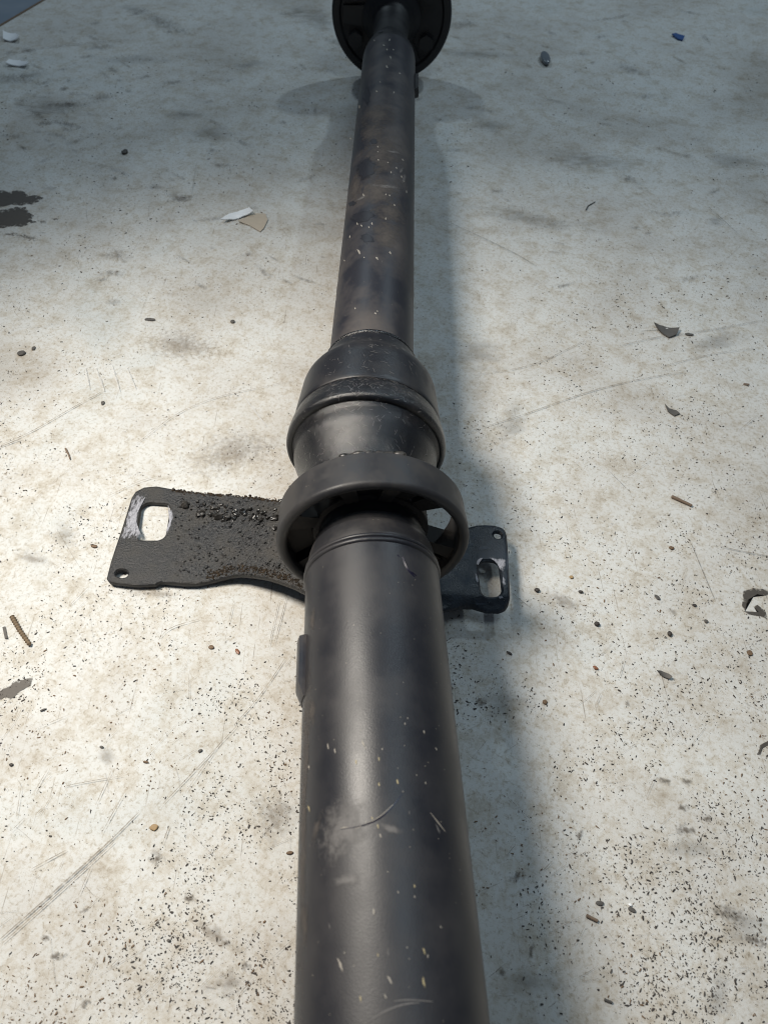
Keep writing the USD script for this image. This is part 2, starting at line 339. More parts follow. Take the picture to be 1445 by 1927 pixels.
def ribbon(pts, width, project, taper=True):
    """A narrow scratch along a polyline of photo pixels; width in metres on the surface."""
    P = np.array(pts, float)
    if len(P) > 2:
        for _ in range(2): P = np.concatenate([P[:1], np.stack([.75 * P[:-1] + .25 * P[1:], .25 * P[:-1] + .75 * P[1:]], 1).reshape(-1, 2), P[-1:]])
    q = [P[0]]
    for a, b in zip(P[:-1], P[1:]):
        k = max(2, int(np.linalg.norm(b - a) / 22))
        for i in range(1, k + 1): q.append(a + (b - a) * i / k)
    W = np.array([project(*p) for p in q]); n = len(W)
    t = np.gradient(W, axis=0); t /= np.linalg.norm(t, axis=1)[:, None] + 1e-12
    nrm = CAM - W; nrm /= np.linalg.norm(nrm, axis=1)[:, None]
    if project is floor_at: nrm = np.tile([0, 0, 1.0], (n, 1))
    side = np.cross(t, nrm); side /= np.linalg.norm(side, axis=1)[:, None] + 1e-12
    w = width * (np.sin(np.linspace(.15, np.pi - .15, n)) ** .6 if taper else np.ones(n))
    v = np.concatenate([W - side * w[:, None] / 2, W, W + side * w[:, None] / 2]); f = []
    for i in range(n - 1):
        for o in (0, n): f += [(o + i, o + n + i, o + n + i + 1), (o + i, o + n + i + 1, o + i + 1)]
    fade = np.concatenate([np.full(n, .25), np.ones(n), np.full(n, .25)])
    f = np.array(f)
    nn = np.cross(v[f[:, 1]] - v[f[:, 0]], v[f[:, 2]] - v[f[:, 0]]).sum(0)
    if nn @ (CAM - v.mean(0)) < 0: f = f[:, ::-1]
    return (v, f), fade
FZ = [0.00025]
def floor_at(px, py): return at(px, py, FZ[0])
def fstain(pts, m, rings=6):
    FZ[0] += 0.000012
    k, fd = patch(pts, floor_at, rings); obj('stain', k, M[m], floor, fade=fd)
def fscratch(pts, w, m='scratch'):
    FZ[0] += 0.000006
    k, fd = ribbon(pts, w, floor_at); obj('scratch', k, M[m], floor, fade=fd)

STAINS = [
    ([(-20, 360), (5, 357), (20, 361), (30, 355), (46, 360), (54, 368), (66, 366), (82, 371), (74, 378), (60, 384), (50, 383), (40, 386), (22, 384), (0, 390), (-20, 388)], 'stain_dark'),
    ([(-20, 396), (14, 392), (30, 388), (48, 388), (56, 400), (66, 406), (58, 412), (70, 417), (54, 420), (46, 426), (20, 425), (4, 429), (-20, 424)], 'stain_dark'),
    (ellipse(80, 416, 12, 4, 0), 'smudge'), (ellipse(105, 411, 9, 3, 0), 'smudge'), (ellipse(50, 445, 30, 6, .2), 'smudge'), (ellipse(20, 440, 20, 4, 0), 'smudge'),
    ([(0, 1300), (24, 1284), (62, 1274), (58, 1290), (40, 1300), (18, 1318), (8, 1312), (0, 1318), (-15, 1310)], 'stain_dark'),
    ([(1398, 1112), (1420, 1106), (1446, 1110), (1446, 1120), (1425, 1118), (1405, 1130), (1402, 1150), (1396, 1140)], 'stain_dark'),
    ([(1398, 1150), (1408, 1156), (1430, 1160), (1445, 1166), (1440, 1150), (1425, 1138), (1418, 1142), (1428, 1152)], 'stain_dark'),
    ([(1424, 1420), (1430, 1402), (1446, 1394), (1446, 1402), (1434, 1408), (1430, 1422)], 'stain_dark'),
    (ellipse(600, 35, 55, 30, .1), 'stain_soft'), (ellipse(255, 18, 38, 12, .2), 'stain_soft'), (ellipse(890, 100, 110, 12, .05), 'stain_soft'),
    (ellipse(560, 20, 30, 12, .1), 'stain_soft'), (ellipse(920, 235, 50, 18, .1), 'stain_soft'), (ellipse(1100, 300, 130, 30, .1), 'stain_soft'),
    (ellipse(350, 215, 50, 14, 0), 'stain_soft'), (ellipse(80, 200, 90, 40, 0), 'stain_soft'), (ellipse(335, 370, 30, 12, .3), 'stain_brown'),
    (ellipse(1345, 415, 26, 14, .1), 'stain_soft'), (ellipse(1000, 410, 160, 24, .2), 'stain_soft'), (ellipse(340, 650, 90, 40, .1), 'stain_brown'),
    (ellipse(440, 850, 120, 50, -.2), 'stain_brown'), (ellipse(355, 1692, 16, 12, .4), 'smudge'), (ellipse(462, 1818, 10, 14, 0), 'smudge'), (ellipse(295, 1618, 18, 14, .4), 'smudge'), (ellipse(425, 1776, 8, 6, .4), 'smudge'), (ellipse(155, 1715, 14, 6, -.4), 'smudge'), (ellipse(85, 1765, 10, 8, 0), 'smudge'), (ellipse(105, 1800, 12, 10, 0), 'smudge'), (ellipse(1290, 1560, 26, 14, .3), 'smudge'), (ellipse(1330, 1540, 14, 8, .3), 'smudge'), (ellipse(1370, 1720, 40, 18, .3), 'smudge'), (ellipse(1420, 1770, 30, 16, .2), 'smudge'), (ellipse(1285, 1520, 12, 8, .2), 'smudge'), (ellipse(1090, 1570, 8, 12, .3), 'smudge'), (ellipse(975, 1650, 22, 12, -.3), 'smudge'), (ellipse(1000, 1790, 6, 20, .1), 'smudge'), (ellipse(945, 1830, 12, 9, .1), 'smudge'), (ellipse(1250, 1470, 16, 8, .3), 'smudge'), (ellipse(1290, 1470, 14, 10, .1), 'smudge'),
    (ellipse(405, 1760, 60, 22, .7), 'stain_brown'), (ellipse(430, 1850, 50, 34, -.3), 'stain_brown'), (ellipse(295, 1605, 16, 10, .6), 'stain_brown'),
    (ellipse(1395, 1740, 60, 40, .3), 'stain_soft'), (ellipse(1300, 1600, 60, 30, .2), 'stain_soft'), (ellipse(950, 1330, 60, 50, .4), 'stain_soft'),
    (ellipse(905, 1320, 18, 14, .4), 'smudge'), (ellipse(1000, 1850, 80, 40, 0), 'stain_soft'), (ellipse(1060, 1130, 60, 20, .4), 'stain_brown'),
    (ellipse(1265, 1150, 18, 7, .5), 'stain_brown'), (ellipse(1185, 1360, 9, 6, .2), 'smudge'), (ellipse(1180, 1322, 9, 6, .6), 'smudge'),
    (ellipse(1350, 1875, 30, 50, .2), 'stain_soft'), (ellipse(160, 1888, 12, 9, -.6), 'smudge'), (ellipse(120, 1800, 14, 8, -.5), 'smudge'),
    (ellipse(900, 660, 60, 40, .2), 'stain_soft'), (ellipse(960, 800, 40, 70, .2), 'stain_soft'), (ellipse(1140, 232, 26, 4, .2), 'stain_brown'),
    (ellipse(1045, 188, 34, 3, .25), 'stain_brown'), (ellipse(1268, 286, 30, 3, .25), 'stain_brown'), (ellipse(1280, 112, 24, 4, .5), 'stain_brown'),
    (ellipse(85, 230, 22, 4, 0), 'smudge'), (ellipse(45, 277, 14, 4, .3), 'smudge'), (ellipse(120, 165, 12, 4, -.2), 'smudge'),
    (ellipse(130, 150, 8, 3, .1), 'smudge'), (ellipse(593, 205, 6, 14, 0), 'stain_brown'), (ellipse(120, 1005, 40, 30, .3), 'stain_soft'),
    (ellipse(60, 1050, 40, 16, .2), 'stain_brown'), (ellipse(285, 1115, 70, 10, 0.1), 'stain_brown'), (ellipse(520, 1540, 60, 60, .3), 'stain_brown'),
    (ellipse(200, 1420, 24, 20, .3), 'stain_soft'), (ellipse(470, 120, 40, 10, -.2), 'stain_soft'), (ellipse(400, 250, 70, 22, 0), 'stain_soft'),
    (ellipse(250, 110, 100, 12, 0), 'stain_soft'), (ellipse(1380, 300, 80, 20, .1), 'stain_soft'), (ellipse(1350, 640, 80, 26, -.2), 'stain_soft'),
]
for pts, m in STAINS: fstain(pts, m)
SCR = [
    ([(0, 1768), (100, 1680), (200, 1590), (262, 1528)], .0010), ([(4, 1776), (110, 1682), (215, 1585)], .0006), ([(205, 1822), (228, 1800)], .0004), ([(262, 1757), (318, 1725)], .0004),
    ([(536, 1240), (490, 1310), (440, 1365)], .0006), ([(452, 1360), (300, 1520)], .0005), ([(440, 1882), (480, 1840)], .0004), ([(515, 1800), (552, 1768)], .0004),
    ([(880, 812), (980, 782), (1080, 745), (1160, 722), (1240, 706), (1300, 698)], .0008), ([(1165, 650), (1230, 634), (1300, 626), (1445, 600)], .0008),
    ([(890, 705), (1000, 690), (1100, 640)], .0006), ([(1240, 690), (1340, 664), (1420, 655)], .0006), ([(1300, 1022), (1320, 1070), (1345, 1130)], .0006),
    ([(1355, 1028), (1400, 1038), (1446, 1046)], .0008), ([(962, 1115), (1000, 1145)], .0005), ([(1145, 885), (1190, 930)], .0006), ([(1180, 895), (1225, 866)], .0004),
    ([(0, 838), (60, 812), (130, 770), (195, 735)], .0009), ([(0, 840), (40, 826)], .0014), ([(370, 305), (360, 370)], .0006), ([(310, 345), (340, 330)], .0005),
    ([(432, 308), (434, 328)], .0006), ([(555, 715), (360, 755), (250, 840)], .0005), ([(505, 875), (535, 845)], .0004), ([(165, 1105), (130, 1140)], .0006),
    ([(65, 1490), (90, 1447)], .0005), ([(120, 1480), (170, 1470), (235, 1460)], .0004), ([(180, 1515), (210, 1450)], .0005), ([(190, 1570), (235, 1490)], .0005),
    ([(320, 1550), (305, 1590)], .0006), ([(148, 1685), (172, 1630)], .0006), ([(60, 1635), (125, 1600)], .0006), ([(20, 1565), (45, 1540)], .0005),
    ([(420, 1390), (350, 1490)], .0004), ([(356, 1330), (355, 1275)], .0004), ([(70, 1370), (130, 1345)], .0004), ([(505, 1220), (525, 1130)], .0006), ([(515, 1215), (540, 1120)], .0005),
    ([(440, 1130), (430, 1175)], .0004), ([(300, 1200), (320, 1180), (375, 1165)], .0005), ([(1390, 810), (1425, 780)], .0005), ([(1240, 1445), (1215, 1500)], .0004),
    ([(1165, 1275), (1175, 1240)], .0005), ([(1120, 1330), (1130, 1305)], .0005), ([(955, 1500), (1000, 1545)], .0004), ([(1020, 1640), (1040, 1620)], .0004),
    ([(1080, 1780), (1100, 1745)], .0005), ([(950, 1615), (970, 1590)], .0004), ([(920, 1840), (950, 1815)], .0005), ([(0, 110), (60, 88), (250, 72)], .0016),
    ([(40, 215), (120, 205)], .0014), ([(840, 415), (960, 470), (1010, 500)], .0010), ([(1330, 385), (1390, 440)], .0008), ([(40, 1480), (30, 1540)], .0004),
    ([(200, 935), (260, 905), (300, 895)], .0004), ([(210, 980), (280, 930)], .0004),
]
for pts, w in SCR: fscratch(pts, w)
for pts, w in [([(160, 690), (168, 730)], .0018), ([(180, 690), (196, 735)], .0022), ([(210, 685), (225, 735)], .0018), ([(238, 690), (255, 730)], .0016),
               ([(455, 740), (500, 800)], .0014), ([(1205, 620), (1280, 616)], .0016)]: fscratch(pts, w, 'scratch_pale')

def join(parts):
    V, F, D, o = [], [], [], 0
    for (v, f), d in parts: V.append(v); F.append(f + o); D.append(d); o += len(v)
    return (np.vstack(V), np.vstack(F)), np.concatenate(D)
gm = []
for i in range(330):
    px, py = RNG.uniform(-60, 1500), 20 + 560 * RNG.random() ** 1.3
    if RNG.random() < .35: px, py = RNG.normal(130, 110), RNG.normal(190, 70)
    if py < 5: continue
    rx = RNG.gamma(1.3, 9.0) + 2; FZ[0] = .0011 + i * 3e-7
    gm.append(patch(ellipse(px, py, rx, max(1.2, rx * RNG.uniform(.08, .3)), RNG.normal(.12, .25), 10, .35, i), floor_at, 4, 1))
k, fd = join(gm)
tag(obj('grime_marks', k, M['grime'], floor, fade=fd), kind='stuff')
# hair-fine random scratches, too many to count: one part
hs = []
for i in range(480):
    px, py = RNG.uniform(-30, 1475), 1950 - 1750 * RNG.random() ** 1.4
    L = RNG.gamma(1.8, 9); main = -.85 if px < 700 else -.4
    a = RNG.normal(main, .35) if RNG.random() < .7 else RNG.uniform(0, np.pi)
    bend = RNG.normal(0, .06)
    pts = [(px, py), (px + L * math.cos(a), py + L * math.sin(a)), (px + 2 * L * math.cos(a + bend), py + 2 * L * math.sin(a + bend))]
    FZ[0] = .00085 + i * 2e-7
    hs.append(ribbon(pts, RNG.uniform(.00014, .00030), floor_at))
k, fd = join(hs)
tag(obj('fine_scratches', k, M['hair'], floor, fade=fd), kind='stuff')

# ------------------------------------------------------------------ loose bits
def lump(c, rx, ry, rz, rot=0, seed=0, sub=2, rough=.35, flat=.5):
    """a small irregular flake lying on the floor at world point c"""
    m = trimesh.creation.icosphere(subdivisions=sub)
    v = m.vertices.copy()
    k = meshkit.fbm(v * 1.7 + seed * 3.1 + 20, 3, seed) - .5
    v *= (1 + rough * 2 * k)[:, None]
    v[:, 2] = np.sign(v[:, 2]) * np.abs(v[:, 2]) ** flat if flat != 1 else v[:, 2]
    v *= [rx, ry, rz]
    cs, sn = math.cos(rot), math.sin(rot)
    v = np.stack([v[:, 0] * cs - v[:, 1] * sn, v[:, 0] * sn + v[:, 1] * cs, v[:, 2]], 1)
    v[:, 2] -= v[:, 2].min()
    m.vertices = v + np.array([c[0], c[1], .0002])
    return m
def scale_at(px, py):
    a, b, d = at(px - 1, py), at(px + 1, py), at(px, py + 1)
    return np.linalg.norm(b - a) / 2, np.linalg.norm(d - at(px, py))
def flake(name, px, py, w, h, m, label, cat, rot=0, seed=0, height=.35, **kw):
    """w, h: size in photo pixels along / across its long side; rot: image angle of the long side"""
    sx, sy = scale_at(px, py)
    d = np.array([math.cos(rot) * sx, math.sin(rot) * -sy]); q = np.array([-math.sin(rot) * sx, math.cos(rot) * -sy])
    L, W = .42 * w * np.linalg.norm(d), .42 * h * np.linalg.norm(q)
    mesh = lump(at(px, py), L, W, max(.0004, min(L, W) * height), math.atan2(d[1], d[0]), seed, **kw)
    return tag(obj(name, mesh, M[m], smooth=60), label, cat)
def stick(name, pts, r, m, label, cat, ridges=0, taper=.6, seed=0):
    P = np.array([at(*p) for p in pts]); P[:, 2] = r
    n = 40 if not ridges else ridges * 6
    s = np.concatenate([[0], np.cumsum(np.linalg.norm(np.diff(P, axis=0), axis=1))]); t = np.linspace(0, s[-1], n)
    C = np.stack([np.interp(t, s, P[:, k]) for k in range(3)], 1)
    T = np.gradient(C, axis=0); T /= np.linalg.norm(T, axis=1)[:, None]
    S = np.cross(T, [0, 0, 1.0]); S /= np.linalg.norm(S, axis=1)[:, None]; U = np.cross(S, T)
    seg = 10; a = np.linspace(0, 2 * np.pi, seg, endpoint=False)
    u = t / s[-1]; rr = r * (1 - (1 - taper) * u)
    if ridges: rr = rr * (1 + .22 * np.sin(2 * np.pi * ridges * u))
    rr = rr * np.where((u < .02) | (u > .98), .45, 1)
    rr = rr[:, None] * (1 + .2 * (RNG.random((n, seg)) - .5) * (0 if ridges else 1))
    v = C[:, None] + rr[..., None] * (np.cos(a)[None, :, None] * S[:, None] + np.sin(a)[None, :, None] * U[:, None])
    v = v.reshape(-1, 3); f = []
    for i in range(n - 1):
        for k in range(seg):
            A, B = i * seg + k, i * seg + (k + 1) % seg
            f += [(A, B, B + seg), (A, B + seg, A + seg)]
    v = np.vstack([v, C[0], C[-1]])
    for k in range(seg): f += [(len(v) - 2, (k + 1) % seg, k), (len(v) - 1, (n - 1) * seg + k, (n - 1) * seg + (k + 1) % seg)]
    mesh = trimesh.Trimesh(v, np.array(f), process=False); mesh.fix_normals()
    mesh.vertices[:, 2] += .0002 - mesh.vertices[:, 2].min()
    return tag(obj(name, mesh, M[m], smooth=60), label, cat)
def chip(name, pts, m, label, cat, thick=.0006, curl=0.0, lift=.0003):
    """a thin flat piece with its outline in photo pixels, slightly curled"""
    poly = Polygon([tuple(at(*p)[:2]) for p in pts]).buffer(0)
    mesh = trimesh.creation.extrude_polygon(poly, thick, engine='earcut')
    mesh = mesh.subdivide().subdivide()
    c = mesh.centroid; r = mesh.vertices[:, :2] - c[:2]
    L = np.abs(r).max()
    mesh.vertices[:, 2] += lift + curl * (r[:, 0] / L) ** 2 + .3 * curl * meshkit.noise(mesh.vertices * 300)
    return tag(obj(name, mesh, M[m], smooth=40), label, cat)

chip('plastic_scrap', [(9, 66), (30, 65), (38, 70), (37, 79), (24, 79), (8, 77)], 'white_bit', 'white rectangular plastic scrap nearest the top left corner of the sheet', 'scrap', .0012, .004)
chip('plastic_scrap', [(13, 124), (20, 117), (38, 116), (56, 121), (53, 128), (30, 125)], 'white_bit', 'long white curled plastic scrap just below the rectangular white scrap', 'scrap', .0012, .003)
chip('plastic_shard', [(417, 421), (432, 407), (452, 398), (470, 396), (478, 406), (460, 409), (440, 415)], 'white_bit', 'white pointed shard lying left of the far tube', 'shard', .0008, .004)
chip('paper_scrap', [(478, 402), (500, 403), (504, 415), (497, 430), (490, 437), (470, 425), (448, 418), (462, 411)], 'paper_bit', 'small beige paper scrap beside the white pointed shard', 'scrap', .0004, .0012)
chip('plastic_chip', [(1263, 67), (1270, 64), (1287, 71), (1284, 77), (1275, 75)], 'blue_bit', 'blue plastic chip near the top right corner', 'chip', .0015, .002)
flake('glass_bead', 1025, 114, 21, 27, 'glass_bit', 'smoky grey flattened bead right of the far flange', 'bead', 0, 3, height=.6, rough=.06, flat=.8)
stick('twig', [(1102, 396), (1106, 388), (1120, 380)], .0006, 'grey_bit', 'thin bent dark twig right of the far tube', 'twig')
stick('wood_sliver', [(1262, 936), (1301, 954)], .0011, 'wood_bit', 'brown wood sliver on the right, level with the bearing ring', 'sliver', taper=.8)
chip('dark_flake', [(1229, 612), (1245, 616), (1262, 620), (1276, 622), (1272, 632), (1258, 637), (1246, 630), (1236, 622)], 'grey_bit', 'large ragged dark flake on the right beside the dotted scratch', 'flake', .001, .002)
flake('dark_flake', 1296, 630, 18, 5, 'grey_bit', 'small dark flake just right of the large ragged flake', 'flake', .1, 5)
chip('dark_flake', [(1250, 762), (1258, 770), (1272, 774), (1278, 780), (1268, 784), (1256, 776)], 'grey_bit', 'ragged grey flake on the right above the wood sliver', 'flake', .0006, .001)
flake('dark_flake', 1404, 724, 14, 4, 'wood_bit', 'tiny brown flake near the right edge level with the joint', 'flake', .1, 8)
stick('threaded_pin', [(24, 1162), (40, 1190), (59, 1217)], .0013, 'rust', 'rusty ridged threaded pin lying near the left edge', 'pin', ridges=13, taper=.85)
chip('leaf_bit', [(6, 1182), (11, 1180), (14, 1196), (16, 1203), (10, 1203)], 'grey_bit', 'small grey leaf bit just left of the rusty threaded pin', 'leaf', .0004, .001)
flake('seed_husk', 398, 1219, 12, 9, 'brown_bit', 'brown round seed husk left of the balance weight', 'husk', .2, 2)
flake('seed_husk', 447, 1227, 15, 8, 'red_bit', 'reddish pointed seed husk between the round husk and the tube', 'husk', .9, 4)
flake('leaf_bit', 290, 1558, 18, 14, 'tan_bit', 'tan round leaf bit on the lower left of the sheet', 'leaf', 0, 6, height=.2)
flake('seed_husk', 545, 1606, 17, 7, 'brown_bit', 'brown seed husk right beside the left side of the near tube', 'husk', -.15, 7)
flake('dirt_clod', 178, 1029, 14, 6, 'brown_bit', 'small brown clod left of the slotted plate', 'clod', .1, 9)
flake('dark_flake', 283, 602, 26, 5, 'grey_bit', 'thin dark sliver flake left of the far tube in open floor', 'flake', .05, 10)
flake('pebble', 235, 287, 13, 9, 'black_bit', 'black pebble on the upper left of the sheet', 'pebble', 0, 11)
flake('pebble', 64, 656, 8, 8, 'grey_bit', 'grey round pebble near the left edge beside a ring mark', 'pebble', 0, 12)
flake('pebble', 41, 666, 15, 10, 'grey_bit', 'larger grey pebble left of the round pebble', 'pebble', -.4, 13)
flake('pebble', 194, 759, 8, 8, 'grey_bit', 'dark grey pebble above the slotted plate', 'pebble', 0, 14)
flake('pebble', 438, 606, 9, 7, 'grey_bit', 'grey pebble left of the joint on bare pale floor', 'pebble', -.3, 15)
stick('twig', [(124, 845), (130, 857), (133, 866)], .0007, 'wood_bit', 'short brown curved twig above left of the slotted plate', 'twig')
flake('dark_pellet', 1010, 1112, 12, 8, 'black_bit', 'black pellet right of the blue black plate', 'pellet', .1, 16, height=.7)
flake('dark_pellet', 1092, 1115, 11, 6, 'black_bit', 'black pellet beneath the small orange crumb', 'pellet', .1, 17, height=.7)
flake('orange_crumb', 1075, 1087, 9, 7, 'tan_bit', 'small orange crumb right of the blue black plate', 'crumb', .1, 18)
flake('dark_pellet', 1122, 1176, 11, 9, 'black_bit', 'knobbly black pellet below the two smaller black pellets', 'pellet', .3, 19, height=.8, rough=.5)
flake('dark_pellet', 1236, 1125, 14, 8, 'grey_bit', 'brownish pellet midway between plate and right edge', 'pellet', .9, 20)
flake('dark_pellet', 1259, 1194, 10, 10, 'black_bit', 'round black pellet with a tail right of the knobbly pellet', 'pellet', 0, 21, height=.7)
flake('dark_pellet', 1263, 1032, 12, 7, 'brown_bit', 'brown pellet below the wood sliver', 'pellet', .1, 22)
flake('dark_pellet', 1306, 1140, 9, 6, 'black_bit', 'small black pellet left of the dark ring stain', 'pellet', .1, 23)
chip('curved_flake', [(1233, 1266), (1242, 1264), (1256, 1271), (1262, 1277), (1258, 1280), (1246, 1275)], 'grey_bit', 'curved brown grey flake on the right middle of the floor', 'flake', .0008, .002)
flake('seed_husk', 1120, 1258, 12, 7, 'red_bit', 'shiny red brown seed husk right of the near tube', 'husk', .7, 24, height=.6)
flake('pebble', 1025, 1322, 10, 10, 'brown_bit', 'brown round pebble in the tube shadow on the right', 'pebble', 0, 25)
flake('pebble', 1328, 1170, 9, 8, 'grey_bit', 'grey round pebble below the ring stain', 'pebble', 0, 26)
flake('pebble', 1410, 1230, 12, 12, 'brown_bit', 'brown pebble near the right edge', 'pebble', 0, 27, height=.25)
stick('dark_splinter', [(1102, 1724), (1124, 1735)], .0008, 'wood_bit', 'dark splinter on the lower right below two flakes', 'splinter', taper=.9)
stick('dark_splinter', [(1136, 1882), (1151, 1888)], .0006, 'grey_bit', 'small dark splinter near the bottom edge', 'splinter', taper=.9)
flake('dark_flake', 1128, 1701, 18, 10, 'grey_bit', 'rounded dark flake above the dark splinter', 'flake', .1, 28)
flake('dark_flake', 1188, 1713, 17, 10, 'grey_bit', 'dark flake with a pale chip above it on the lower right', 'flake', .5, 29)
flake('pale_crumb', 1185, 1704, 8, 6, 'white_bit', 'pale crumb touching the dark flake on the lower right', 'crumb', .2, 30)
flake('dark_flake', 958, 1230, 14, 5, 'black_bit', 'thin black flake in the shadow below the blue black plate', 'flake', .6, 31)
flake('pebble', 22, 1440, 9, 7, 'black_bit', 'black pebble at the left edge below the grey stain', 'pebble', 0, 32)
flake('pebble', 377, 1414, 10, 6, 'grey_bit', 'grey pebble left of the near tube', 'pebble', -.5, 33)
flake('dark_flake', 275, 1435, 13, 5, 'brown_bit', 'brown flake on the left above the tan leaf bit', 'flake', .1, 34)
flake('dark_flake', 192, 1407, 10, 5, 'grey_bit', 'grey flake left of the brown flake', 'flake', .2, 35)
flake('dark_flake', 82, 1337, 14, 4, 'grey_bit', 'slim grey flake right of the grey stain on the left', 'flake', -.4, 36)
flake('pebble', 318, 1771, 8, 7, 'grey_bit', 'grey pebble near the bottom left among brown stains', 'pebble', 0, 37)

# grit: small crumbs past counting
def grit(n, density, size, seed):
    r = np.random.default_rng(seed)
    base = trimesh.creation.icosahedron(); bv, bf = np.array(base.vertices), np.array(base.faces)
    N = 260000
    px, py = r.uniform(-40, 1485, N), 1960 - 1860 * r.random(N) ** 1.25
    u, v = (px - PX_W / 2) / F_PX, -(py - PX_H / 2) / F_PX
    t = -CAM[2] / (-_s + v * _c)
    x, y = u * t, (_c + v * _s) * t
    cl = meshkit.fbm(np.stack([x * 14, y * 14, np.full(N, float(seed))], 1), 3, 3)
    cl2 = meshkit.fbm(np.stack([x * 55, y * 55, np.full(N, seed + 7.0)], 1), 3, 13)
    ok = np.nonzero(r.random(N) < np.array([density(a, b) for a, b in zip(px, py)]) * np.clip((cl - .36) * 5, .03, 1.5) * np.clip((cl2 - .30) * 4, .06, 1.4))[0][:n]
    m = len(ok); x, y = x[ok], y[ok]
    s = size * np.exp(np.clip(r.normal(0, .6, m), -2, 1.05)) * (1 + np.maximum(0, y - .3) * .7)
    a, el = r.uniform(0, np.pi, m), r.uniform(1, 3.0, m)
    V = bv[None] * (1 + 1.1 * (r.random((m, 12, 1)) - .5)) * np.stack([s * el, s, s * .45], 1)[:, None]
    V = np.stack([V[..., 0] * np.cos(a)[:, None] - V[..., 1] * np.sin(a)[:, None] + x[:, None], V[..., 0] * np.sin(a)[:, None] + V[..., 1] * np.cos(a)[:, None] + y[:, None],
                  V[..., 2] + .0002 + (s * .25)[:, None]], -1)
    return trimesh.Trimesh(V.reshape(-1, 3), (bf[None] + 12 * np.arange(m)[:, None, None]).reshape(-1, 3), process=False)
def dens(px, py):
    d = .30
    if px > 830 and py > 1000: d = .95
    elif px > 830 and py > 480: d = .5
    elif px < 600 and py > 700: d = .5
    elif px < 200 and py < 350: d = .7
    return d
tag(obj('dark_grit', grit(19000, dens, .00013, 5), M['black_bit'], smooth=False), 'dark grit scattered all over the pale sheet', 'grit', kind='stuff')
tag(obj('brown_grit', grit(5500, lambda a, b: .8 if a < 720 else .45, .00013, 9), M['brown_bit'], smooth=False), 'brown dirt crumbs scattered over the pale sheet', 'grit', kind='stuff')

# ------------------------------------------------------------------ the drive shaft
shaft = thing('drive_shaft', (J[0], J[1], 0))
tag(shaft, 'black two piece steel drive shaft with centre bearing lying across the pale sheet', 'drive shaft')

# near tube with its weld beads and stepped collar
near = obj('near_tube', lathe(densify([(-.34, RN - .001), (-.339, RN), (.1770, RN), (.1778, RN)], .01), FRN, 160), M['near'], shaft)
obj('end_cap', lathe([(-.335, .0005), (-.335, RN - .001)], FRN, 64), M['near'], near)
obj('weld_bead', lathe(arc(.1789, RN - .0004, .0014, -20, 200, 10), FRN, 160, jitter=.0004), M['near'], shaft)
obj('weld_bead', lathe(arc(.1815, RN - .0006, .0012, -20, 200, 10), FRN, 160, jitter=.0003, seed=4), M['near'], shaft)
collar_p = densify([(.1800, RN - .0009), (.1828, RN - .0008), (.1850, .0313), (.1900, .0307), (.1925, .0300), (.1940, .0288), (.1985, .0283), (.2000, .0268), (.2060, .0262), (.2200, .0258), (.2400, .0250)], .002)
obj('collar', lathe(collar_p, FRN, 128), M['ring'], shaft)

# centre bearing: housing ring, rubber webs, inner sleeve (set a touch to the right of the tube's axis)
ro = .0481
RING_SHIFT = np.array([.0014, -.0035, 0])
ringp = ([(.2232, ro - .0060), (.2226, ro - .0036)] + arc(.2202, ro - .0026, .0022, 10, 70, 5) + [(.2150, ro - .0004), (.2090, ro)] + arc(.2036, ro - .0026, .0027, 85, 180, 9)
         + arc(.2036, ro - .0026, .0027, 190, 262, 6) + [(.2090, ro - .0046), (.2170, ro - .0052)])
rm = lathe(ringp, FRN, 160, closed=True); rm.apply_translation(RING_SHIFT)
brg = obj('bearing_ring', rm, M['ring'], shaft, smooth=50)
obj('inner_sleeve', lathe([(.2270, .0262), (.2270, .0290), (.2265, .0296), (.2080, .0296), (.2070, .0290), (.2068, .0262)], FRN, 96), M['rubber'], shaft)
def web(a0, a1, y0, y1, r0, r1, twist=0.0):
    n = 8; v = []
    x, d, z = FRN
    for a in np.linspace(a0, a1, n):
        for (yy, rr, tw) in ((y0, r0, 0), (y1, r0, 0), (y1, r1, twist), (y0, r1, twist)):
            t = math.radians(a + tw); v.append(J + RING_SHIFT * (rr > .035) + (yy - J[1]) / d[1] * d + rr * (math.cos(t) * x + math.sin(t) * z))
    f = []
    for i in range(n - 1):
        for k in range(4):
            A, B = i * 4 + k, i * 4 + (k + 1) % 4
            f += [(A, B, B + 4), (A, B + 4, A + 4)]
    f += [(0, 2, 1), (0, 3, 2), (4 * n - 4, 4 * n - 3, 4 * n - 2), (4 * n - 4, 4 * n - 2, 4 * n - 1)]
    m = trimesh.Trimesh(np.array(v), np.array(f), process=False); m.fix_normals(); return m
for a0, a1, y0 in ((30, 46, .2080), (52, 70, .2080), (70, 82, .2040), (82, 100, .2080), (100, 112, .2040), (112, 128, .2100), (150, 166, .2060), (170, 200, .2100), (204, 226, .2060), (230, 262, .2100), (268, 300, .2060), (304, 326, .2100), (334, 346, .2060)):
    obj('rubber_web', web(a0, a1, y0, .2170, .0285, .0434), M['rubber'], shaft, smooth=30)
# black sealant squeezed out along the far rim of the ring
xr, dr, zr = FRN
P = []
for t, sz in zip(np.concatenate([np.linspace(70, 108, 40)]), np.random.default_rng(12).gamma(2, .00045, 40)):
    q = math.radians(t); c = J + RING_SHIFT + (.2238 - J[1]) / dr[1] * dr + (ro - .0042 + sz * .3) * (math.cos(q) * xr + math.sin(q) * zr)
    m = trimesh.creation.icosphere(subdivisions=1, radius=1); m.vertices = m.vertices * [sz * 1.6, sz, sz * .9] + c; P.append(m)
obj('sealant', trimesh.util.concatenate(P), M['crumb'], brg, smooth=60)

